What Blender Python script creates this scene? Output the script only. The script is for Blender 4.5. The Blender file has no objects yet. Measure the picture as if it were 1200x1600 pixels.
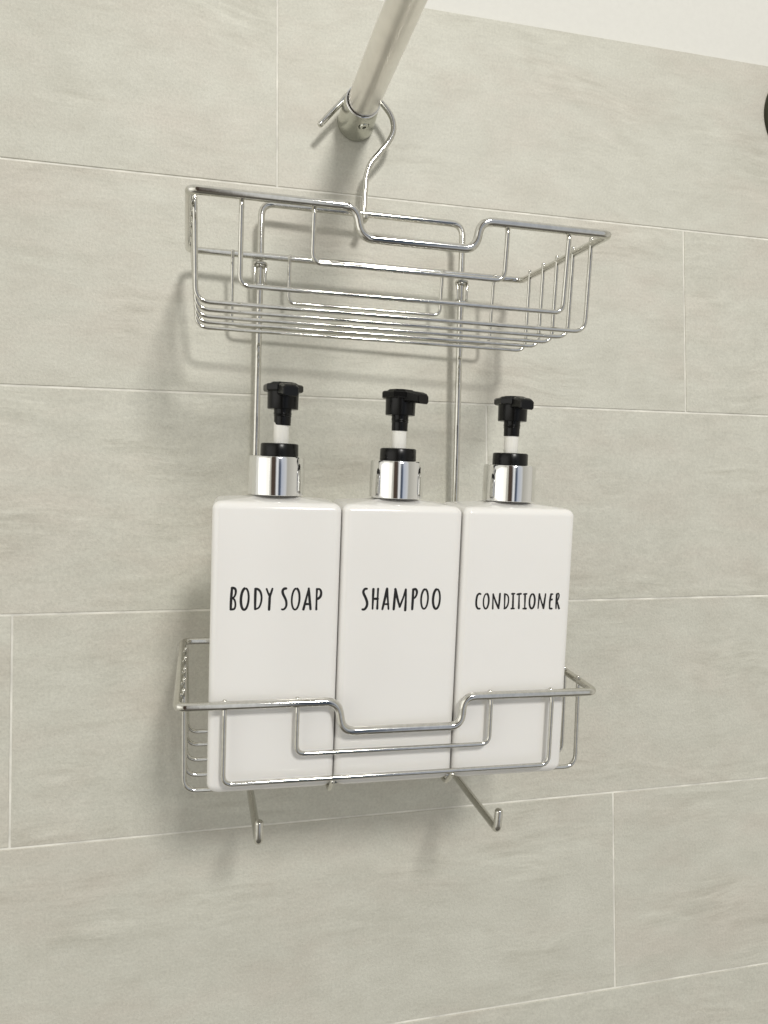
import bpy, bmesh, math, random
from mathutils import Vector, Matrix, Euler

random.seed(7)
S = 0.001                                   # everything below is measured in millimetres
scene = bpy.context.scene
col = scene.collection

# ------------------------------------------------------------------ camera
def rot_zyx(rx, ry, rz):
    return (Matrix.Rotation(rz, 4, 'Z') @ Matrix.Rotation(ry, 4, 'Y') @ Matrix.Rotation(rx, 4, 'X'))

cam_data = bpy.data.cameras.new('camera')
cam = bpy.data.objects.new('camera', cam_data)
col.objects.link(cam)
cam_data.sensor_fit = 'VERTICAL'
cam_data.sensor_height = 36.0
cam_data.lens = 1100.374 / 1600 * 36.0
cam_data.clip_start = 0.01
cam_data.clip_end = 50
cam.matrix_world = (Matrix.Translation(Vector((-36.691, -501.42, -245.817)) * S)
                    @ rot_zyx(0.026924, 0.0018716, -0.2246803)
                    @ Matrix.Rotation(math.radians(90), 4, 'X'))
scene.camera = cam

# ------------------------------------------------------------------ room light
world = bpy.data.worlds.new('World')
scene.world = world
world.use_nodes = True
wn, wl = world.node_tree.nodes, world.node_tree.links
bg = wn['Background']
geo = wn.new('ShaderNodeTexCoord')
sep = wn.new('ShaderNodeSeparateXYZ')
wl.new(geo.outputs['Generated'], sep.inputs[0])
ramp = wn.new('ShaderNodeValToRGB')          # dim room: dark floor, mid walls, pale ceiling
mr = wn.new('ShaderNodeMapRange')
mr.inputs[1].default_value = -1; mr.inputs[2].default_value = 1
wl.new(sep.outputs['Z'], mr.inputs[0])
wl.new(mr.outputs[0], ramp.inputs[0])
cr = ramp.color_ramp
cr.elements[0].position = 0.0; cr.elements[0].color = (0.15, 0.14, 0.12, 1)
cr.elements[1].position = 1.0; cr.elements[1].color = (0.92, 0.90, 0.83, 1)
e = cr.elements.new(0.40); e.color = (0.46, 0.435, 0.375, 1)
e = cr.elements.new(0.68); e.color = (0.72, 0.69, 0.61, 1)
# dark and pale bands added to the unseen backdrop to streak the chrome reflections
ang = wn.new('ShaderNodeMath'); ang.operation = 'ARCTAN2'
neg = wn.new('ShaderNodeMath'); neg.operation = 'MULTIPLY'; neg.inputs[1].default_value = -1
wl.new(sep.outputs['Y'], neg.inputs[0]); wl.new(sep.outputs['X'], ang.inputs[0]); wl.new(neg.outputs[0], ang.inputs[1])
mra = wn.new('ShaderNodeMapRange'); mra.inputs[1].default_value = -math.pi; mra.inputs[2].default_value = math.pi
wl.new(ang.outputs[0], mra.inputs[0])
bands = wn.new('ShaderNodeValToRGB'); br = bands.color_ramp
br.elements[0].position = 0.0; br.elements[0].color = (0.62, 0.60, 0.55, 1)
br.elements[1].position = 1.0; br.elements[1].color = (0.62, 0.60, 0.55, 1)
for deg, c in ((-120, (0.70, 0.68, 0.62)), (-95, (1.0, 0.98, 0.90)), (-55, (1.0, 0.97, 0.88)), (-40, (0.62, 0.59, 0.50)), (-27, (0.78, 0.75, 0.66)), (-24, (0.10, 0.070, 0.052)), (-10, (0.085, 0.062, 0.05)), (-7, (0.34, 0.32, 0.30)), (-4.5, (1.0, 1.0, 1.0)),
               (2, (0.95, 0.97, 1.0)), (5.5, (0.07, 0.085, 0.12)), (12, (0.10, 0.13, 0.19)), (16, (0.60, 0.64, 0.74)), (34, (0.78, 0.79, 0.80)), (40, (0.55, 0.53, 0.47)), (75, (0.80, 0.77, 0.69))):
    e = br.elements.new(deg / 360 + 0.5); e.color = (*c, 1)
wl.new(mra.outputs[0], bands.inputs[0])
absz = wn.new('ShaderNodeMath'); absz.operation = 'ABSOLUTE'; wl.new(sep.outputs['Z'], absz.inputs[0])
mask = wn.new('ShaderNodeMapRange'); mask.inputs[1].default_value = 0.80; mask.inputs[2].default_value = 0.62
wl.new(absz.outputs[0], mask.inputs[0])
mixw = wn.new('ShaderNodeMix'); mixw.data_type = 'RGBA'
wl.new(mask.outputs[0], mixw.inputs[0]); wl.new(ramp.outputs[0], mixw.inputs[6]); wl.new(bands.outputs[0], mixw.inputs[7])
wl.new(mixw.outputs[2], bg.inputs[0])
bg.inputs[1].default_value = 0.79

def lamp(name, loc, target, size, size_y, shape, power, color):
    ld = bpy.data.lights.new(name, 'AREA')
    ld.shape = shape
    ld.size = size
    if shape in ('RECTANGLE', 'ELLIPSE'):
        ld.size_y = size_y
    ld.energy = power
    ld.color = color
    o = bpy.data.objects.new(name, ld)
    col.objects.link(o)
    o.location = Vector(loc) * S
    d = (Vector(target) - Vector(loc)).normalized()
    o.rotation_euler = d.to_track_quat('-Z', 'Y').to_euler()
    return o

lamp('ceiling_lamp', (320, -1800, 720), (60, 0, -300), 0.30, 0, 'DISK', 21.5, (1.0, 0.975, 0.93))
lamp('left_fill_light', (-1700, -1200, -150), (-100, 0, -500), 1.9, 1.5, 'RECTANGLE', 6.0, (1.0, 0.985, 0.955))  # unseen fill light, added to brighten the left of the wall

scene.view_settings.view_transform = 'Standard'
scene.view_settings.look = 'None'
scene.view_settings.exposure = 0.045
scene.view_settings.gamma = 1.0

# ------------------------------------------------------------------ materials
def mat(name):
    m = bpy.data.materials.new(name)
    m.use_nodes = True
    return m, m.node_tree.nodes, m.node_tree.links, m.node_tree.nodes['Principled BSDF']

def N(nodes, kind, **kw):
    n = nodes.new(kind)
    for k, v in kw.items():
        if hasattr(n, k):
            setattr(n, k, v)
    return n

def noise(nodes, links, vec, scale, detail=4, rough=0.55):
    n = nodes.new('ShaderNodeTexNoise')
    n.inputs['Scale'].default_value = scale
    n.inputs['Detail'].default_value = detail
    n.inputs['Roughness'].default_value = rough
    links.new(vec, n.inputs['Vector'])
    return n

def ramp2(nodes, links, fac, a, b, p0=0.35, p1=0.65):
    r = nodes.new('ShaderNodeValToRGB')
    r.color_ramp.elements[0].position = p0; r.color_ramp.elements[0].color = (*a, 1)
    r.color_ramp.elements[1].position = p1; r.color_ramp.elements[1].color = (*b, 1)
    links.new(fac, r.inputs[0])
    return r

def mixc(nodes, links, kind, fac, a, b):
    m = nodes.new('ShaderNodeMix'); m.data_type = 'RGBA'; m.blend_type = kind
    if isinstance(fac, float): m.inputs[0].default_value = fac
    else: links.new(fac, m.inputs[0])
    links.new(a, m.inputs[6]); links.new(b, m.inputs[7])
    return m.outputs[2]

# glazed stoneware tile with long horizontal brushed grain
M_TILE, n, l, p = mat('brushed_stone_tile')
tc = n.new('ShaderNodeTexCoord'); oi = n.new('ShaderNodeObjectInfo')
mul = n.new('ShaderNodeVectorMath'); mul.operation = 'MULTIPLY_ADD'
comb = n.new('ShaderNodeCombineXYZ')
for i in range(3): l.new(oi.outputs['Random'], comb.inputs[i])
mul.inputs[1].default_value = (17.3, 3.1, 29.7)
l.new(comb.outputs[0], mul.inputs[0]); l.new(tc.outputs['Object'], mul.inputs[2])
# gentle warp so that the grain wanders like wood figure
wnz = noise(n, l, mul.outputs[0], 7.0, 2)
sub = n.new('ShaderNodeVectorMath'); sub.operation = 'SUBTRACT'; sub.inputs[1].default_value = (0.5, 0.5, 0.5)
l.new(wnz.outputs['Color'], sub.inputs[0])
scl = n.new('ShaderNodeVectorMath'); scl.operation = 'SCALE'; scl.inputs['Scale'].default_value = 0.034
l.new(sub.outputs[0], scl.inputs[0])
add = n.new('ShaderNodeVectorMath'); add.operation = 'ADD'
l.new(mul.outputs[0], add.inputs[0]); l.new(scl.outputs[0], add.inputs[1])
def stretched(sx, sz):
    mp = n.new('ShaderNodeMapping'); mp.inputs['Scale'].default_value = (sx, 1, sz)
    l.new(add.outputs[0], mp.inputs['Vector']); return mp.outputs[0]
cloud = noise(n, l, stretched(6.0, 13.0), 1.4, 5, 0.62)
mott = noise(n, l, stretched(12.0, 24.0), 2.2, 5, 0.65)
grain = noise(n, l, stretched(10.0, 85.0), 2.2, 5, 0.60)
fine = noise(n, l, stretched(45.0, 260.0), 2.0, 3, 0.55)
patch = noise(n, l, stretched(5.0, 12.0), 2.1, 3, 0.55)
base = ramp2(n, l, cloud.outputs['Fac'], (0.576, 0.550, 0.480), (0.586, 0.580, 0.508), 0.34, 0.55)
g1 = ramp2(n, l, mott.outputs['Fac'], (0.93, 0.925, 0.915), (1.035, 1.035, 1.035), 0.30, 0.64)
g2 = ramp2(n, l, grain.outputs['Fac'], (0.84, 0.83, 0.81), (1.06, 1.06, 1.06), 0.30, 0.62)
g3 = ramp2(n, l, fine.outputs['Fac'], (0.95, 0.95, 0.945), (1.035, 1.035, 1.035), 0.26, 0.74)
pm = ramp2(n, l, patch.outputs['Fac'], (0.0, 0.0, 0.0), (0.95, 0.95, 0.95), 0.48, 0.66)
c0 = mixc(n, l, 'MULTIPLY', 1.0, base.outputs[0], g1.outputs[0])
c1 = mixc(n, l, 'MULTIPLY', pm.outputs[0], c0, g2.outputs[0])
c2 = mixc(n, l, 'MULTIPLY', 0.7, c1, g3.outputs[0])
speck = noise(n, l, mul.outputs[0], 560.0, 3, 0.7)
g4 = ramp2(n, l, speck.outputs['Fac'], (0.90, 0.90, 0.90), (1.07, 1.07, 1.07), 0.3, 0.7)
c3 = mixc(n, l, 'MULTIPLY', 1.0, c2, g4.outputs[0])
l.new(c3, p.inputs['Base Color'])
rr = n.new('ShaderNodeMapRange'); rr.inputs[3].default_value = 0.42; rr.inputs[4].default_value = 0.62
l.new(grain.outputs['Fac'], rr.inputs[0]); l.new(rr.outputs[0], p.inputs['Roughness'])
bsum = n.new('ShaderNodeMath'); bsum.operation = 'MULTIPLY_ADD'; bsum.inputs[1].default_value = 0.5
gm = n.new('ShaderNodeMath'); gm.operation = 'MULTIPLY'
l.new(grain.outputs['Fac'], gm.inputs[0]); l.new(pm.outputs[0], gm.inputs[1])
l.new(speck.outputs['Fac'], bsum.inputs[0]); l.new(gm.outputs[0], bsum.inputs[2])
bmp = n.new('ShaderNodeBump'); bmp.inputs['Strength'].default_value = 0.6; bmp.inputs['Distance'].default_value = 0.0010
l.new(bsum.outputs[0], bmp.inputs['Height']); l.new(bmp.outputs[0], p.inputs['Normal'])

def simple(name, colr, rough, metal=0.0, bump=None, coat=0.0, vary=0.0):
    m, n, l, p = mat(name)
    p.inputs['Roughness'].default_value = rough
    p.inputs['Metallic'].default_value = metal
    p.inputs['Coat Weight'].default_value = coat
    tc = n.new('ShaderNodeTexCoord')
    nz = noise(n, l, tc.outputs['Object'], bump[0] if bump else 60.0, 3)
    a = tuple(c * (1 - vary) for c in colr); b = tuple(min(1, c * (1 + vary)) for c in colr)
    r = ramp2(n, l, nz.outputs['Fac'], a, b)
    l.new(r.outputs[0], p.inputs['Base Color'])
    if bump:
        b = n.new('ShaderNodeBump'); b.inputs['Strength'].default_value = bump[1]; b.inputs['Distance'].default_value = bump[2]
        l.new(nz.outputs['Fac'], b.inputs['Height']); l.new(b.outputs[0], p.inputs['Normal'])
    return m, p

M_GROUT, _ = simple('pale_grout', (0.76, 0.745, 0.68), 0.85, bump=(45.0, 0.4, 0.0004), vary=0.16)
M_PLASTER, _ = simple('white_wall_paint', (0.70, 0.695, 0.65), 0.75, bump=(240.0, 0.25, 0.0004), vary=0.012)
M_WIRE, _ = simple('polished_steel_wire', (0.63, 0.62, 0.575), 0.09, 1.0, bump=(350.0, 0.06, 0.0002), vary=0.06)
M_CHROME, _ = simple('mirror_chrome', (0.82, 0.82, 0.81), 0.085, 1.0, bump=(70.0, 0.05, 0.0004))
M_ROD, _ = simple('satin_steel_tube', (0.84, 0.82, 0.78), 0.28, 1.0, bump=(60.0, 0.12, 0.0006), vary=0.05)
M_SOCKET, _ = simple('brushed_nickel', (0.58, 0.585, 0.53), 0.24, 1.0, bump=(80.0, 0.1, 0.0005), vary=0.06)
M_BOTTLE, pb = simple('white_glossy_plastic', (0.79, 0.78, 0.755), 0.15, bump=(22.0, 0.05, 0.0010), vary=0.006)
pb.inputs['Subsurface Weight'].default_value = 0.12
pb.inputs['Subsurface Radius'].default_value = (0.004, 0.0035, 0.003)
M_BLACK, pk = simple('black_plastic', (0.002, 0.002, 0.002), 0.27, bump=(500.0, 0.08, 0.0002), vary=0.1)
pk.inputs['Specular IOR Level'].default_value = 0.30
M_STEM, ps = simple('milky_plastic_stem', (0.80, 0.79, 0.74), 0.3, vary=0.01)
ps.inputs['Subsurface Weight'].default_value = 0.3
ps.inputs['Subsurface Radius'].default_value = (0.004, 0.004, 0.0035)
M_INK, _ = simple('black_vinyl_lettering', (0.004, 0.004, 0.005), 0.6, vary=0.1)
M_DARK, _ = simple('dark_bronze', (0.040, 0.040, 0.026), 0.35, 0.6, vary=0.1)

# ------------------------------------------------------------------ mesh helpers (mm in, metres out)
def link(name, verts, faces, material, parent=None, smooth=True, angle=40):
    me = bpy.data.meshes.new(name)
    me.from_pydata([tuple(c * S for c in v) for v in verts], [], faces)
    me.materials.append(material)
    bm = bmesh.new(); bm.from_mesh(me)
    bmesh.ops.recalc_face_normals(bm, faces=bm.faces)
    if smooth:
        for f in bm.faces: f.smooth = True
        lim = math.radians(angle)
        for ed in bm.edges:
            if len(ed.link_faces) == 2 and ed.calc_face_angle(0) > lim: ed.smooth = False
    bm.to_mesh(me); bm.free()
    o = bpy.data.objects.new(name, me)
    col.objects.link(o)
    if parent: o.parent = parent
    return o

def fillet(pts, r, closed=False, n=6):
    """round the corners of a polyline; r may be a number or a list"""
    pts = [Vector(p) for p in pts]; out = []
    m = len(pts)
    for i, p in enumerate(pts):
        if not closed and i in (0, m - 1):
            out.append(p); continue
        a, b = pts[i - 1], pts[(i + 1) % m]
        ri = r[i] if isinstance(r, (list, tuple)) else r
        u, v = (a - p), (b - p)
        t = min(ri, u.length * 0.49, v.length * 0.49)
        if t < 0.05: out.append(p); continue
        u.normalize(); v.normalize()
        q0, q1 = p + u * t, p + v * t
        for k in range(n + 1):
            s = k / n
            out.append(q0 * (1 - s) ** 2 + p * 2 * s * (1 - s) + q1 * s ** 2)
    return out

def spline(pts, n=8):
    P = [Vector(p) for p in pts]; out = []
    for i in range(len(P) - 1):
        p0 = P[max(i - 1, 0)]; p1 = P[i]; p2 = P[i + 1]; p3 = P[min(i + 2, len(P) - 1)]
        for k in range(n):
            t = k / n
            out.append(0.5 * ((2 * p1) + (p2 - p0) * t + (2 * p0 - 5 * p1 + 4 * p2 - p3) * t * t + (3 * p1 - p0 - 3 * p2 + p3) * t ** 3))
    out.append(P[-1]); return out

def tube(path, r, closed=False, sides=14, dome=True):
    path = [Vector(p) for p in path]
    clean = [path[0]]
    for p in path[1:]:
        if (p - clean[-1]).length > 0.02: clean.append(p)
    if closed and (clean[0] - clean[-1]).length < 0.02: clean.pop()
    path = clean; m = len(path)
    def tang(i):
        if closed: return (path[(i + 1) % m] - path[i - 1]).normalized()
        return (path[min(i + 1, m - 1)] - path[max(i - 1, 0)]).normalized()
    t0 = tang(0)
    ref = Vector((0, 0, 1)) if abs(t0.z) < 0.9 else Vector((1, 0, 0))
    nrm = t0.cross(ref).normalized(); frames = []
    tp = t0
    for i in range(m):
        t = tang(i); q = tp.rotation_difference(t); nrm = (q @ nrm).normalized(); nrm = (nrm - t * nrm.dot(t)).normalized()
        frames.append((path[i], t, nrm.copy())); tp = t
    verts, faces = [], []
    def ring(c, t, nn, rad):
        b = t.cross(nn); k0 = len(verts)
        for k in range(sides):
            a = 2 * math.pi * k / sides
            verts.append(c + (nn * math.cos(a) + b * math.sin(a)) * rad)
        return k0
    rings = []
    if not closed and dome:
        c, t, nn = frames[0]
        for a in (75, 45, 20): rings.append(ring(c - t * r * math.sin(math.radians(a)) * .8, t, nn, r * math.cos(math.radians(a))))
    for c, t, nn in frames: rings.append(ring(c, t, nn, r))
    if not closed and dome:
        c, t, nn = frames[-1]
        for a in (20, 45, 75): rings.append(ring(c + t * r * math.sin(math.radians(a)) * .8, t, nn, r * math.cos(math.radians(a))))
    for a, b in zip(rings, rings[1:]):
        for k in range(sides):
            faces.append((a + k, a + (k + 1) % sides, b + (k + 1) % sides, b + k))
    if closed:
        a, b = rings[-1], rings[0]
        # match the twist of the seam
        best = min(range(sides), key=lambda s: (verts[a] - verts[b + s]).length)
        for k in range(sides):
            faces.append((a + k, a + (k + 1) % sides, b + (k + 1 + best) % sides, b + (k + best) % sides))
    else:
        faces.append(tuple(rings[0] + k for k in range(sides)))
        faces.append(tuple(rings[-1] + k for k in range(sides)))
    return verts, faces

def wire(name, pts, r, parent, rad=0, closed=False, material=None, sides=12):
    path = fillet(pts, rad, closed) if rad else pts
    v, f = tube(path, r, closed, sides)
    return link(name, v, f, material or M_WIRE, parent, angle=60)

def lathe(name, prof, material, parent=None, seg=48, axis='Z', loc=(0, 0, 0), angle=35):
    verts, faces = [], []
    for r, h in prof:
        for k in range(seg):
            a = 2 * math.pi * k / seg
            p = (r * math.cos(a), r * math.sin(a), h) if axis == 'Z' else (r * math.cos(a), h, r * math.sin(a))
            verts.append((p[0] + loc[0], p[1] + loc[1], p[2] + loc[2]))
    for i in range(len(prof) - 1):
        for k in range(seg):
            faces.append((i * seg + k, i * seg + (k + 1) % seg, (i + 1) * seg + (k + 1) % seg, (i + 1) * seg + k))
    faces.append(tuple(range(seg))); faces.append(tuple((len(prof) - 1) * seg + k for k in range(seg)))
    return link(name, verts, faces, material, parent, angle=angle)

def empty(name, matrix, label, cat, group=None):
    o = bpy.data.objects.new(name, None); col.objects.link(o)
    o.empty_display_size = 0.02
    m = matrix.copy(); m.translation = m.translation * S
    o.matrix_world = m
    o['label'] = label; o['category'] = cat
    if group: o['group'] = group
    return o

# ------------------------------------------------------------------ the wall
GAP = 1.5
def box_mesh(w, h, d, bev):
    """front face at y=0, towards -y; bevelled front edges"""
    x, z = w / 2, h / 2
    v = [(-x, d, -z), (x, d, -z), (x, d, z), (-x, d, z), (-x, bev, -z), (x, bev, -z), (x, bev, z), (-x, bev, z),
         (-x + bev * .35, bev * .3, -z + bev * .35), (x - bev * .35, bev * .3, -z + bev * .35), (x - bev * .35, bev * .3, z - bev * .35), (-x + bev * .35, bev * .3, z - bev * .35),
         (-x + bev, 0, -z + bev), (x - bev, 0, -z + bev), (x - bev, 0, z - bev), (-x + bev, 0, z - bev)]
    f = [(0, 3, 2, 1), (12, 13, 14, 15)]
    for a in (0, 4, 8):
        for k in range(4): f.append((a + k, a + (k + 1) % 4, a + 4 + (k + 1) % 4, a + 4 + k))
    return v, f

def slab(name, x0, x1, y0, y1, z0, z1, m, parent=None):
    v = [(x, y, z) for z in (z0, z1) for y in (y0, y1) for x in (x0, x1)]
    f = [(0, 1, 3, 2), (4, 6, 7, 5), (0, 4, 5, 1), (2, 3, 7, 6), (0, 2, 6, 4), (1, 5, 7, 3)]
    return link(name, v, f, m, parent, smooth=False)

wall = slab('tiled_wall', -1400, 1800, 0.62, 30, -1050, 148.6, M_GROUT)
wall['kind'] = 'structure'
plaster = slab('painted_wall', -1400, 1800, 5, 30, 148.9, 900, M_PLASTER)
plaster['kind'] = 'structure'
TOP = 148.2
rows = [(0, 150, 0), (-150, 0, 330), (-300, -150, 158), (-450, -300, -170), (-600, -450, 261), (-750, -600, -60), (-900, -750, 120), (-1050, -900, -200)]
shared = None
v, f = box_mesh(600 - GAP, 150 - GAP, 8, 0.36)
for zi, (z0, z1, xj) in enumerate(rows):
    x = xj
    while x > -1300: x -= 600
    x += 0
    while x + 600 < 1800:
        if shared is None:
            t = link('tile', v, f, M_TILE, wall, smooth=False); shared = t.data
        else:
            t = bpy.data.objects.new('tile', shared); col.objects.link(t); t.parent = wall
        t.location = Vector((x + 300, random.uniform(-0.12, 0.12), (z0 + z1) / 2)) * S
        t.rotation_euler = (random.uniform(-.0006, .0006), 0, random.uniform(-.0003, .0003))
        x += 600

# ------------------------------------------------------------------ shower rod in its wall socket
RX, RZ = 56.2, 53.2
rod = empty('shower_rod', Matrix.Translation((RX, 0, RZ)), 'satin metal shower rod reaching out of its round wall socket at the top', 'shower rod')
v, f = tube([(0, -2, 0), (6.2, -123, 0.3), (28.5, -560, 0.8)], 11.0, sides=48, dome=False)
link('pole', v, f, M_ROD, rod)
lathe('wall_socket', [(11.1, -8), (11.1, -28.0), (12.0, -28.3), (12.3, -27.8), (13.4, -3), (13.6, -1.2), (13.2, -0.3), (11.3, -0.3)], M_SOCKET, rod, axis='Y', loc=(0.7, 0, 0), seg=64)
v, f = tube([(0.9 + 11.75 * math.cos(a), -28.3, 11.75 * math.sin(a)) for a in [2 * math.pi * k / 64 for k in range(64)]], 0.62, True, 10)
link('socket_rim', v, f, M_CHROME, rod)
# set screw on the underside of the socket
scr = []
ang = math.radians(-78)
base = Vector((0.7 + math.cos(ang) * 12.3, -19.0, math.sin(ang) * 12.3))
q = Vector((0, 0, 1)).rotation_difference(Vector((math.cos(ang), -.08, math.sin(ang))))
prof = [(0.4, 0.7), (1.3, 0.8), (1.45, 1.3), (2.4, 1.45), (3.0, 1.2), (3.3, 0.4), (3.3, -1.2)]
vs, fs = [], []
seg = 24
for r_, h_ in prof:
    for k in range(seg):
        a = 2 * math.pi * k / seg
        vs.append(base + q @ Vector((r_ * math.cos(a), r_ * math.sin(a), h_)))
for i in range(len(prof) - 1):
    for k in range(seg): fs.append((i * seg + k, i * seg + (k + 1) % seg, (i + 1) * seg + (k + 1) % seg, (i + 1) * seg + k))
link('set_screw', vs, fs, M_SOCKET, rod)
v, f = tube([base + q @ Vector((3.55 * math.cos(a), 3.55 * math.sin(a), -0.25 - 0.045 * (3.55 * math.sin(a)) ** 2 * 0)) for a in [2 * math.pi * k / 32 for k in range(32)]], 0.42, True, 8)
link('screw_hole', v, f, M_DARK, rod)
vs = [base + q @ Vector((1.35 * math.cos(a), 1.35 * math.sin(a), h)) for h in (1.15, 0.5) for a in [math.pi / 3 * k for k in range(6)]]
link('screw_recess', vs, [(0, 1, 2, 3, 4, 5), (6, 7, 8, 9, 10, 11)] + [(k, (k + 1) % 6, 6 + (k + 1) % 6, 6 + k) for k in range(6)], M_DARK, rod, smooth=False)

# ------------------------------------------------------------------ wall fixture cut by the right edge of the picture
fx = empty('wall_fixture', Matrix.Translation((452.5, 0, 107)), 'dark round metal fixture on the tiles at the right edge of the picture', 'wall fixture')
lathe('backplate', [(0.5, -15), (20, -14.2), (33, -11.5), (40, -7.5), (43, -3.5), (43.6, -1.5), (43.2, 0)], M_DARK, fx, axis='Y', seg=72)
lathe('stem', [(9, -13), (9, -40), (11, -44)], M_DARK, fx, axis='Y', seg=32)
lathe('knob', [(0.5, -66), (12, -65), (17, -60), (18, -54), (17, -48), (11, -43)], M_DARK, fx, axis='Y')

# ------------------------------------------------------------------ the hanging shower caddy
M_POST = Matrix.Translation((60.367, -18.331, -21.648)) @ rot_zyx(0.0411, 0.0200, -0.0276)
def tilted(z0, s, ry=0, rz=0): return Matrix.Translation((0, 0, z0)) @ rot_zyx(s, ry, rz)
caddy = empty('shower_caddy', M_POST, 'two tier chrome wire shower caddy hooked over the rod and hanging against grey tiles', 'shower caddy')
P_ = 72.07
ZB = -396
RP = 2.3
RW = 1.22
RR = 2.2
wire('frame', [(-P_, 0, ZB + 9), (-P_, 0, 0), (P_, 0, 0), (P_, 0, ZB + 9)], RP, caddy, rad=[0, 9, 9, 0], sides=16)
for sx, dx, dy in ((-1, 5.2, 101), (1, -1.2, 105)):
    wire('towel_hook', [(sx * P_, 0, ZB + 9.5), (sx * P_, 0, ZB), (sx * P_ + dx, -dy, ZB + 2), (sx * P_ + dx, -dy - 2, ZB + 13.5)], RP * 1.04, caddy, rad=[0, 7, 3.5, 0], sides=16)
hook = spline([(-33.0, 3.0, 60.4), (-25.2, 4.0, 70.4), (-18.4, 4.6, 78.6), (-14.4, 5.0, 84.0), (-8.5, 5.0, 88.4), (-1, 5.0, 89.2), (6.0, 5, 86.0), (12.7, 4.4, 80.2), (18.0, 3.6, 72.6), (19.7, 3.2, 64.2), (16.9, 3.0, 55.6), (10.2, 3.0, 46.2), (4.0, 3.4, 38.0), (1.1, 3.8, 29.5), (0.2, 4.1, 18), (-.4, 4.1, 2)], 6)
tail = [(-.5, 3.6, -1.2), (-.6, 2.2, -3.6), (-.7, -0.4, -4.9), (-.7, -3.2, -5.2), (-.7, -5.0, -4.6)]
wire('hanging_hook', hook + [Vector(p) for p in tail], 2.05, caddy, sides=16)
lathe('hook_end', [(0.3, -3.3), (1.6, -2.6), (2.4, -1.2), (2.6, 0), (2.4, 1.4), (1.8, 2.4)], M_WIRE, caddy, axis='Y', loc=(-.7, -6.0, -4.6), seg=20)

def basket(mtx, yf, yb, wf, wb, dipx, dipz, u1, u2, ub1, ub2, zbot, ys, wl_=0, cross=None, dzb=0):
    """rim mesh with its wires as children; local z=0 is the rim plane"""
    dl0, dl1, dr0, dr1 = dipx
    rimp = [(-wf - .2, yf, 0), (dl0, yf, 0), (dl1, yf, -dipz), (dr0, yf, -dipz), (dr1, yf, 0), (wf - .9, yf, 0), (wb, yb, 0), (-wb - wl_, yb, 0)]
    rr = [4.5, 6.5, 6.5, 6.5, 6.5, 4.5, 6, 6]
    v, f = tube(fillet(rimp, rr, True, 8), RR, True, 16)
    rim = link('basket', v, f, M_WIRE, caddy, angle=60)
    m = mtx.copy(); m.translation *= S
    rim.matrix_local = m
    # front U wires stand just behind the rim, their tips welded to it
    for (xa, xb, dz), y, r in ((u1, yf + .6, RW * 1.0), (u2, yf + .6, RW * 1.0), (ub1, yb - .4, RW), (ub2, yb - .4, RW)):
        sgn = 1 if y < -70 else -1
        y2 = y + sgn * (RR + RW - 1.0)
        wire('wire', [(xa, y2, 1.3), (xa, y, -4), (xa, y, -dz), (xb, y, -dz), (xb, y, -4), (xb, y2, 1.3)], r, rim, rad=[0, 2, 5, 5, 2, 0])
    for y in ys:
        t = (y - yf) / (yb - yf); w = wf + (wb - wf) * t
        zb_ = zbot + dzb * (t - .5) * 2
        lt, lb = -(w + wl_ * t - 2.5), -(w - 3.2)
        rt_, rb_ = w - 1.9, w - 1.6
        wire('wire', [(lt, y, 2.6), (lt + .2, y - .5, -7), (lb, y - 2, -zb_), (rb_, y - 2, -zb_), (rt_ + .2, y - .5, -7), (rt_, y, 2.6)], RW, rim, rad=[0, 2, 7, 7, 2, 0])
    if cross:
        for x in cross:
            wire('cross_wire', [(x, yf + .9, -u2[2] - 2.0), (x, yf + 3.5, -u2[2] - 4.0), (x, yf + 11, -zbot - 2 * RW + .2), (x, yb - 6, -zbot - 2 * RW + .2)], RW, rim, rad=[0, 2, 4, 0])
    return rim

up = basket(tilted(-37.95, 0.1447), -153.0, -8.0, 107.4, 116.1, (-28.6, -25.4, 33.6, 35.4), 14.2,
            (-49.0, 50.4, 27.9), (-83.6, 84.2, 41.6), (-52.5, 55.5, 29.4), (-90.5, 94.2, 47.0), 50.0,
            (-131.5, -106, -80.5, -56.0, -29.0), wl_=3.4, dzb=2.6)
lo = basket(tilted(-297.4, 0.0669, -0.0018, 0.0264), -137.1, -12.7, 112.1, 115.6, (-33.2, -30.4, 33.6, 34.6), 15.9,
            (-53.8, 50.4, 26.9), (-89.9, 86.0, 40.6), (-56, 56, 29.4), (-94, 94, 47.0), 50.0,
            (-119.0, -101.0, -81.5, -60.0, -40.0), wl_=1.2, cross=(-34.5, 30.5))

# clips that hold each tier on the posts
def clip(x, z):
    wire('clip', [(x - 4.2, -0.6, z), (x - 3.6, -3.6, z + 1), (x + 3.6, -3.6, z + 1), (x + 4.2, -0.6, z), (x + 3.8, -2.9, z - 1.5), (x + 3.4, -3.2, z - 12),
                  (x + 4.2, -0.6, z - 13.5), (x + 3, -3.4, z - 14), (x - 3, -3.4, z - 14), (x - 4.2, -0.6, z - 13.5), (x - 3.4, -3.2, z - 12), (x - 3.8, -2.9, z - 1.5)],
         0.95, caddy, rad=1.2, closed=True)
    wire('clip_ring', [Vector((x + 3.1 * math.cos(a), 3.1 * math.sin(a), z - 0.5)) for a in [2 * math.pi * k / 20 for k in range(20)]], 1.1, caddy, closed=True)
for zc in (-43.0, -303.0):
    clip(-P_, zc); clip(P_, zc)

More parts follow.
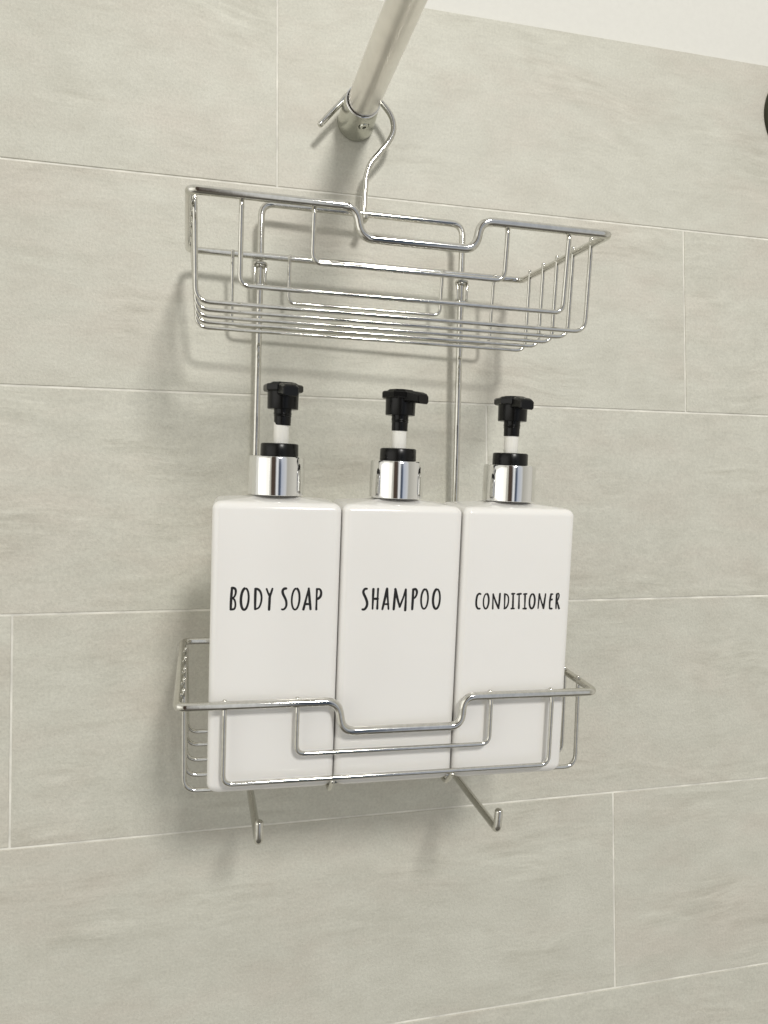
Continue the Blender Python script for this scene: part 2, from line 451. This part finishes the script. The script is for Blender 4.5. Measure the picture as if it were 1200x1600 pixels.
# ------------------------------------------------------------------ the three dispensers
GLYPHS = {"BODYSOAP":[1.09,[[[-21.15,105.91],[-21.45,100.61],[-21.57,95.2]],[[-21.15,105.91],[-20.08,105.77],[-19.36,104.94],[-19.32,103.26],[-19.76,101.81],[-20.66,100.7]],[[-20.66,100.7],[-19.81,99.88],[-19.35,98.18],[-19.4,96.49],[-19.98,95.28],[-21.57,95.11]],[[-14.62,105.75],[-14.05,105.48],[-13.55,104.71],[-13.17,103.51],[-12.96,101.99],[-12.93,100.31],[-13.08,98.63],[-13.4,97.12],[-13.85,95.92],[-14.41,95.16],[-15.0,94.9],[-15.57,95.17],[-16.06,95.95],[-16.44,97.15],[-16.65,98.67],[-16.68,100.35],[-16.53,102.02],[-16.21,103.53],[-15.76,104.72],[-15.21,105.49],[-14.62,105.75]],[[-9.65,105.4],[-9.68,100.54],[-9.64,95.19]],[[-9.65,105.4],[-8.32,105.15],[-7.1,103.69],[-6.56,101.01],[-6.87,98.09],[-7.86,95.9],[-9.64,95.09]],[[-4.16,105.38],[-3.29,103.18],[-2.49,101.72]],[[-1.3,105.47],[-1.87,103.42],[-2.48,101.47],[-2.58,98.05],[-2.69,94.87]],[[5.5,105.59],[4.54,105.45],[3.85,104.38],[4.04,102.91],[4.9,101.19],[5.73,99.22],[5.89,97.0],[5.3,95.53],[4.36,94.85],[3.73,94.96]],[[10.65,105.58],[11.24,105.31],[11.76,104.54],[12.15,103.34],[12.38,101.83],[12.43,100.15],[12.28,98.48],[11.96,96.97],[11.5,95.77],[10.93,95.01],[10.32,94.75],[9.73,95.02],[9.21,95.8],[8.82,97.0],[8.59,98.51],[8.55,100.19],[8.7,101.86],[9.02,103.36],[9.48,104.55],[10.04,105.32],[10.65,105.58]],[[16.99,105.56],[15.83,100.38],[14.58,94.85]],[[16.99,105.56],[17.54,100.37],[18.2,94.92]],[[15.43,97.57],[17.87,97.55]],[[21.16,105.3],[21.13,99.85],[21.15,94.79]],[[21.17,105.05],[22.29,105.3],[23.2,104.3],[23.36,102.57],[22.81,101.08],[21.61,100.2]]]],"SHAMPOO":[1.14,[[[-17.72,105.33],[-18.7,105.2],[-19.42,104.0],[-19.19,102.66],[-18.17,100.64],[-17.38,98.62],[-17.26,96.83],[-17.88,95.26],[-18.75,94.51],[-19.57,94.52]],[[-14.19,105.1],[-14.22,99.94],[-14.25,94.78]],[[-11.71,105.31],[-11.74,100.15],[-11.76,94.85]],[[-14.22,100.03],[-11.73,100.06]],[[-6.93,105.3],[-7.87,100.13],[-9.01,94.51]],[[-6.93,105.3],[-6.36,100.12],[-5.73,94.61]],[[-7.98,97.2],[-6.06,97.19]],[[-2.44,105.06],[-2.68,99.64],[-2.93,94.45]],[[-2.44,105.06],[-1.25,100.54],[0.24,95.78]],[[0.24,95.78],[1.98,100.52],[3.17,104.95]],[[3.27,104.95],[3.4,99.61],[3.32,93.93]],[[7.21,104.8],[7.2,99.58],[7.1,94.35]],[[7.21,104.8],[8.5,105.02],[9.24,103.89],[9.17,102.3],[8.45,100.71],[7.41,100.03]],[[13.71,105.01],[14.29,104.75],[14.8,104.0],[15.19,102.84],[15.43,101.37],[15.5,99.75],[15.38,98.13],[15.09,96.67],[14.65,95.51],[14.12,94.77],[13.53,94.52],[12.96,94.78],[12.45,95.53],[12.06,96.7],[11.82,98.16],[11.75,99.78],[11.87,101.4],[12.16,102.86],[12.6,104.01],[13.13,104.75],[13.71,105.01]],[[20.28,104.99],[20.86,104.73],[21.38,103.98],[21.78,102.81],[22.02,101.34],[22.09,99.71],[21.97,98.08],[21.68,96.61],[21.24,95.45],[20.7,94.71],[20.12,94.46],[19.54,94.72],[19.02,95.48],[18.63,96.65],[18.38,98.12],[18.32,99.74],[18.43,101.37],[18.73,102.83],[19.16,103.99],[19.7,104.73],[20.28,104.99]]]],"CONDITIONER":[0.94,[[[-19.74,102.24],[-20.62,102.48],[-21.63,101.32],[-22.02,98.54],[-21.84,95.98],[-20.94,94.44],[-19.81,94.34]],[[-16.38,102.46],[-15.92,102.25],[-15.5,101.67],[-15.18,100.76],[-14.97,99.62],[-14.91,98.35],[-15.0,97.08],[-15.23,95.94],[-15.57,95.03],[-16.0,94.46],[-16.47,94.26],[-16.93,94.47],[-17.35,95.05],[-17.67,95.96],[-17.87,97.11],[-17.93,98.38],[-17.85,99.64],[-17.62,100.78],[-17.28,101.68],[-16.85,102.26],[-16.38,102.46]],[[-12.57,102.21],[-12.51,98.24],[-12.4,94.27]],[[-12.57,102.21],[-10.88,98.0],[-9.07,94.47]],[[-8.66,102.42],[-8.79,98.45],[-9.07,94.47]],[[-5.84,102.17],[-5.74,98.43],[-5.67,94.44]],[[-5.84,102.17],[-4.7,101.93],[-3.73,100.52],[-3.51,98.41],[-3.88,96.07],[-4.79,94.67],[-5.66,94.3]],[[-1.0,102.24],[-0.89,98.39],[-0.81,94.4]],[[-1.65,102.29],[-0.17,102.38]],[[-1.64,94.17],[-0.05,94.2]],[[2.48,102.23],[2.6,98.37],[2.72,94.36]],[[1.39,102.05],[3.57,102.32]],[[5.97,102.21],[6.09,98.35],[6.17,94.33]],[[5.23,102.12],[6.82,102.25]],[[5.19,94.1],[6.94,94.13]],[[10.34,102.19],[10.82,101.99],[11.25,101.42],[11.59,100.53],[11.81,99.4],[11.88,98.16],[11.79,96.92],[11.56,95.8],[11.21,94.91],[10.78,94.34],[10.29,94.15],[9.81,94.35],[9.38,94.93],[9.04,95.82],[8.83,96.95],[8.76,98.19],[8.84,99.43],[9.07,100.55],[9.42,101.43],[9.85,102.0],[10.34,102.19]],[[14.42,102.08],[14.24,98.29],[14.07,94.26]],[[14.42,102.08],[15.77,98.04],[17.26,94.23]],[[18.05,102.15],[17.68,98.26],[17.26,94.23]],[[21.36,102.04],[20.84,98.0],[20.92,94.19]],[[21.36,102.04],[22.28,102.04]],[[21.06,98.62],[22.05,99.04]],[[20.93,94.05],[22.26,93.94]],[[24.78,102.03],[24.67,97.98],[24.76,94.02]],[[24.78,102.03],[25.68,102.36],[26.15,101.31],[25.85,99.64],[25.01,98.21]],[[25.17,98.12],[26.55,94.0]]]]}
M_LO = M_POST @ tilted(-297.4, 0.0669, -0.0018, 0.0264) @ Matrix.Translation((0, 0, 297.4))
BW, BD, BH = 64.5, 47.0, 150.5
def rrect(w, d, r, z, n=8):
    out = []
    r = max(0.3, min(r, w / 2 - .01, d / 2 - .01))
    for cx, cy, a0 in ((w / 2 - r, d / 2 - r, 0), (-w / 2 + r, d / 2 - r, 90), (-w / 2 + r, -d / 2 + r, 180), (w / 2 - r, -d / 2 + r, 270)):
        for k in range(n + 1):
            a = math.radians(a0 + 90 * k / n)
            out.append((cx + r * math.cos(a), cy + r * math.sin(a), z))
    return out

def bottle_body(parent):
    rings = []
    RC = 4.0
    rb = 6.0
    rings.append(rrect(BW - 2 * rb - 4, BD - 2 * rb - 4, 2, 1.0))
    rings.append(rrect(BW - 2 * rb + 2, BD - 2 * rb + 2, 3, 0.6))
    for k in range(0, 9):
        a = math.radians(90 * k / 8)
        ins = rb * (1 - math.sin(a)); z = rb * (1 - math.cos(a))
        rings.append(rrect(BW - 2 * ins, BD - 2 * ins, RC - ins * .25, z))
    for z in (30, 60, 90, 120):
        rings.append(rrect(BW, BD, RC, z))
    rt = 4.2
    zt = BH - rt - 0.6
    for k in range(0, 9):
        a = math.radians(84 * k / 8)
        ins = rt * (1 - math.cos(a)); z = zt + rt * math.sin(a)
        rings.append(rrect(BW - 2 * ins, BD - 2 * ins, RC - ins * .3, z))
    last = rings[-1]; zl = last[0][2]
    m = len(last)
    for t, dz in ((.15, .3), (.35, .65), (.6, 1.05), (.82, 1.4), (.93, 1.75), (1.0, 2.2)):
        ring = []
        for p in last:
            v = Vector((p[0], p[1])); c = v.normalized() * 13.2
            q = v.lerp(c, t)
            ring.append((q.x, q.y, zl + dz))
        rings.append(ring)
    verts = [p for r in rings for p in r]; faces = []
    for i in range(len(rings) - 1):
        for k in range(m): faces.append((i * m + k, i * m + (k + 1) % m, (i + 1) * m + (k + 1) % m, (i + 1) * m + k))
    faces.append(tuple(range(m))); faces.append(tuple((len(rings) - 1) * m + k for k in range(m)))
    return link('bottle_body', verts, faces, M_BOTTLE, parent, angle=50)

def lettering(parent, strokes, w):
    verts, faces = [], []
    y0 = -BD / 2
    for si, st in enumerate(strokes):
        pts = spline([(a, 0, b) for a, b in st], 5)
        y = y0 - 0.06 - 0.002 * si
        L, Rr = [], []
        n_ = len(pts)
        for i, p_ in enumerate(pts):
            t = (pts[min(i + 1, n_ - 1)] - pts[max(i - 1, 0)]).normalized()
            nn = Vector((-t.z, 0, t.x))
            s = i / (n_ - 1)
            ww = 1.13 * w / 2 * (0.92 + 0.16 * math.sin(3.1 * s + si * 1.7))
            L.append(p_ + nn * ww); Rr.append(p_ - nn * ww)
        k0 = len(verts)
        for a, b in zip(L, Rr):
            verts += [(a.x, y, a.z), (b.x, y, b.z)]
        for i in range(n_ - 1): faces.append((k0 + 2 * i, k0 + 2 * i + 1, k0 + 2 * i + 3, k0 + 2 * i + 2))
        closed = (pts[0] - pts[-1]).length < 0.2
        if not closed:
            for end, sg in ((0, -1), (n_ - 1, 1)):
                c = pts[end]; rad = (L[end] - Rr[end]).length / 2
                k1 = len(verts)
                for k in range(12):
                    a = 2 * math.pi * k / 12
                    verts.append((c.x + rad * math.cos(a), y - 0.0008 * (1 + (end > 0)), c.z + rad * math.sin(a)))
                faces.append(tuple(range(k1, k1 + 12)))
    # every stroke faces the front
    me = bpy.data.meshes.new('lettering')
    me.from_pydata([tuple(c * S for c in v) for v in verts], [], faces)
    me.materials.append(M_INK)
    o = bpy.data.objects.new('lettering', me); col.objects.link(o); o.parent = parent
    return o

def prism(poly, z0, z1, bev=0.5):
    """poly extruded in z with a small bevel on both rims"""
    c = Vector((sum(p[0] for p in poly) / len(poly), sum(p[1] for p in poly) / len(poly)))
    def off(k): return [((p[0] - c.x) * k + c.x, (p[1] - c.y) * k + c.y) for p in poly]
    R_ = max((Vector(p) - c).length for p in poly); kk = 1 - bev / R_
    rings = [(off(kk), z0), (poly, z0 + bev), (poly, z1 - bev), (off(kk), z1)]
    m = len(poly); verts = [(x, y, z) for r, z in rings for x, y in r]; faces = []
    for i in range(3):
        for k in range(m): faces.append((i * m + k, i * m + (k + 1) % m, (i + 1) * m + (k + 1) % m, (i + 1) * m + k))
    faces.append(tuple(range(m))); faces.append(tuple(3 * m + k for k in range(m)))
    return verts, faces

def dispenser(i, text, spout_deg, label, dz=0.0, jit=0.0):
    cx0 = -98.6 + (i + .5) * 64.59
    cx = (-65.6, -0.8, 64.4)[i]
    ox = (0.1, .7, 1.6)[i]
    ln = (2.3, .6, 0)[i]                        # pumps lean a little to the right; the neck sits a hair off centre
    mtx = M_LO @ Matrix.Translation((cx, -132.09 + BD / 2 + .3, -346.3)) @ Matrix.Rotation(jit, 4, 'Z')
    b = empty('soap_dispenser', mtx, label, 'soap dispenser', 'pump bottles standing in the lower basket')
    bottle_body(b)
    w, st = GLYPHS[text]
    lettering(b, [[(a + cx0 - cx, c + .9) for a, c in q] for q in st], w)
    z = 152.6
    col_ = lathe('collar', [(13.0, z - .1), (14.5, z), (14.8, z + .25), (14.85, z + 1.5), (14.7, z + 19.2), (14.3, z + 20.0), (13.6, z + 20.2), (9, z + 20.2)], M_CHROME, b, seg=72, loc=(ox, 0, 0))
    lathe('lock_ring', [(8, z + 20.2), (9.9, z + 20.25), (10.0, z + 20.6), (9.9, z + 26.2), (9.5, z + 26.8), (8.6, z + 27.0), (5.2, z + 27.0), (4.6, z + 26)], M_BLACK, b, seg=64, loc=(ox + ln * .5, 0, 0))
    lathe('pump_stem', [(4.0, z + 24), (4.0, z + 38)], M_STEM, b, seg=32, loc=(ox + ln * .8, 0, 0))
    # plunger with its square nozzle, turned as in the photograph
    h = bpy.data.objects.new('pump_head', None)
    zz = z + 36.4 + dz
    v1, f1 = [], []
    def addm(v, f):
        k = len(v1); v1.extend(v); f1.extend(tuple(a + k for a in q) for q in f)
    seg = 32
    prof = [(3.0, zz), (4.3, zz + .1), (4.4, zz + .5), (4.45, zz + 4.5), (4.75, zz + 4.9), (4.5, zz + 5.5), (4.8, zz + 6.1), (4.6, zz + 7), (4.7, zz + 8.4),
            (7.9, zz + 8.5), (8.1, zz + 8.9), (8.2, zz + 17.0), (8.2, zz + 18)]
    vv = [(r * math.cos(2 * math.pi * k / seg), r * math.sin(2 * math.pi * k / seg), hh) for r, hh in prof for k in range(seg)]
    ff = []
    for q in range(len(prof) - 1):
        for k in range(seg): ff.append((q * seg + k, q * seg + (k + 1) % seg, (q + 1) * seg + (k + 1) % seg, (q + 1) * seg + k))
    ff.append(tuple(range(seg))); ff.append(tuple((len(prof) - 1) * seg + k for k in range(seg)))
    addm(vv, ff)
    # octagonal thumb plate
    a0 = math.radians(spout_deg)
    def rot(x, y): return (x * math.cos(a0) - y * math.sin(a0), x * math.sin(a0) + y * math.cos(a0))
    plate = [rot(x, y) for x, y in ((-9.7, -4.2), (-5.2, -8.8), (5.2, -8.8), (9.7, -4.2), (9.7, 4.4), (5.6, 9.0), (-5.6, 9.0), (-9.7, 4.4))]
    addm(*prism(plate, zz + 17.4, zz + 21.2, .7))
    # low crown on the plate
    crown = [tuple(c * .72 for c in p_) for p_ in plate]
    addm(*prism(crown, zz + 20.9, zz + 22.3, .9))
    v1 = [(q[0] + ox + ln, q[1], q[2]) for q in v1]
    hd = link('pump_head', v1, f1, M_BLACK, b, angle=30)
    # nozzle: tapered bar sloping down away from the plate (towards local -y before turning)
    nv, nf = [], []
    secs = [(-3.0, 4.9, 15.2, 21.6), (-9.5, 4.8, 15.2, 21.4), (-13.4, 4.4, 15.0, 20.8), (-16.6, 4.1, 14.3, 19.8), (-17.2, 3.6, 14.5, 19.2)]
    for y, hw, za, zb_ in secs:
        c = .9
        for x, zc in ((-hw, za + c), (-hw + c, za), (hw - c, za), (hw, za + c), (hw, zb_ - c * 1.4), (hw - c * 1.6, zb_), (-hw + c * 1.6, zb_), (-hw, zb_ - c * 1.4)):
            X, Y = rot(x, y); nv.append((X + ox + ln, Y, zz + zc))
    for q in range(len(secs) - 1):
        for k in range(8): nf.append((q * 8 + k, q * 8 + (k + 1) % 8, (q + 1) * 8 + (k + 1) % 8, (q + 1) * 8 + k))
    nf.append(tuple(range(8))); nf.append(tuple((len(secs) - 1) * 8 + k for k in range(8)))
    bpy.data.objects.remove(h)
    nz = link('nozzle', nv, nf, M_BLACK, hd, angle=30)
    return b

dispenser(0, 'BODYSOAP', 9, 'white pump bottle lettered BODY SOAP in the wire basket', jit=-.004)
dispenser(1, 'SHAMPOO', 31, 'white pump bottle lettered SHAMPOO between the two other bottles', jit=.003)
dispenser(2, 'CONDITIONER', 4, 'white pump bottle lettered CONDITIONER in the wire basket', jit=.002)
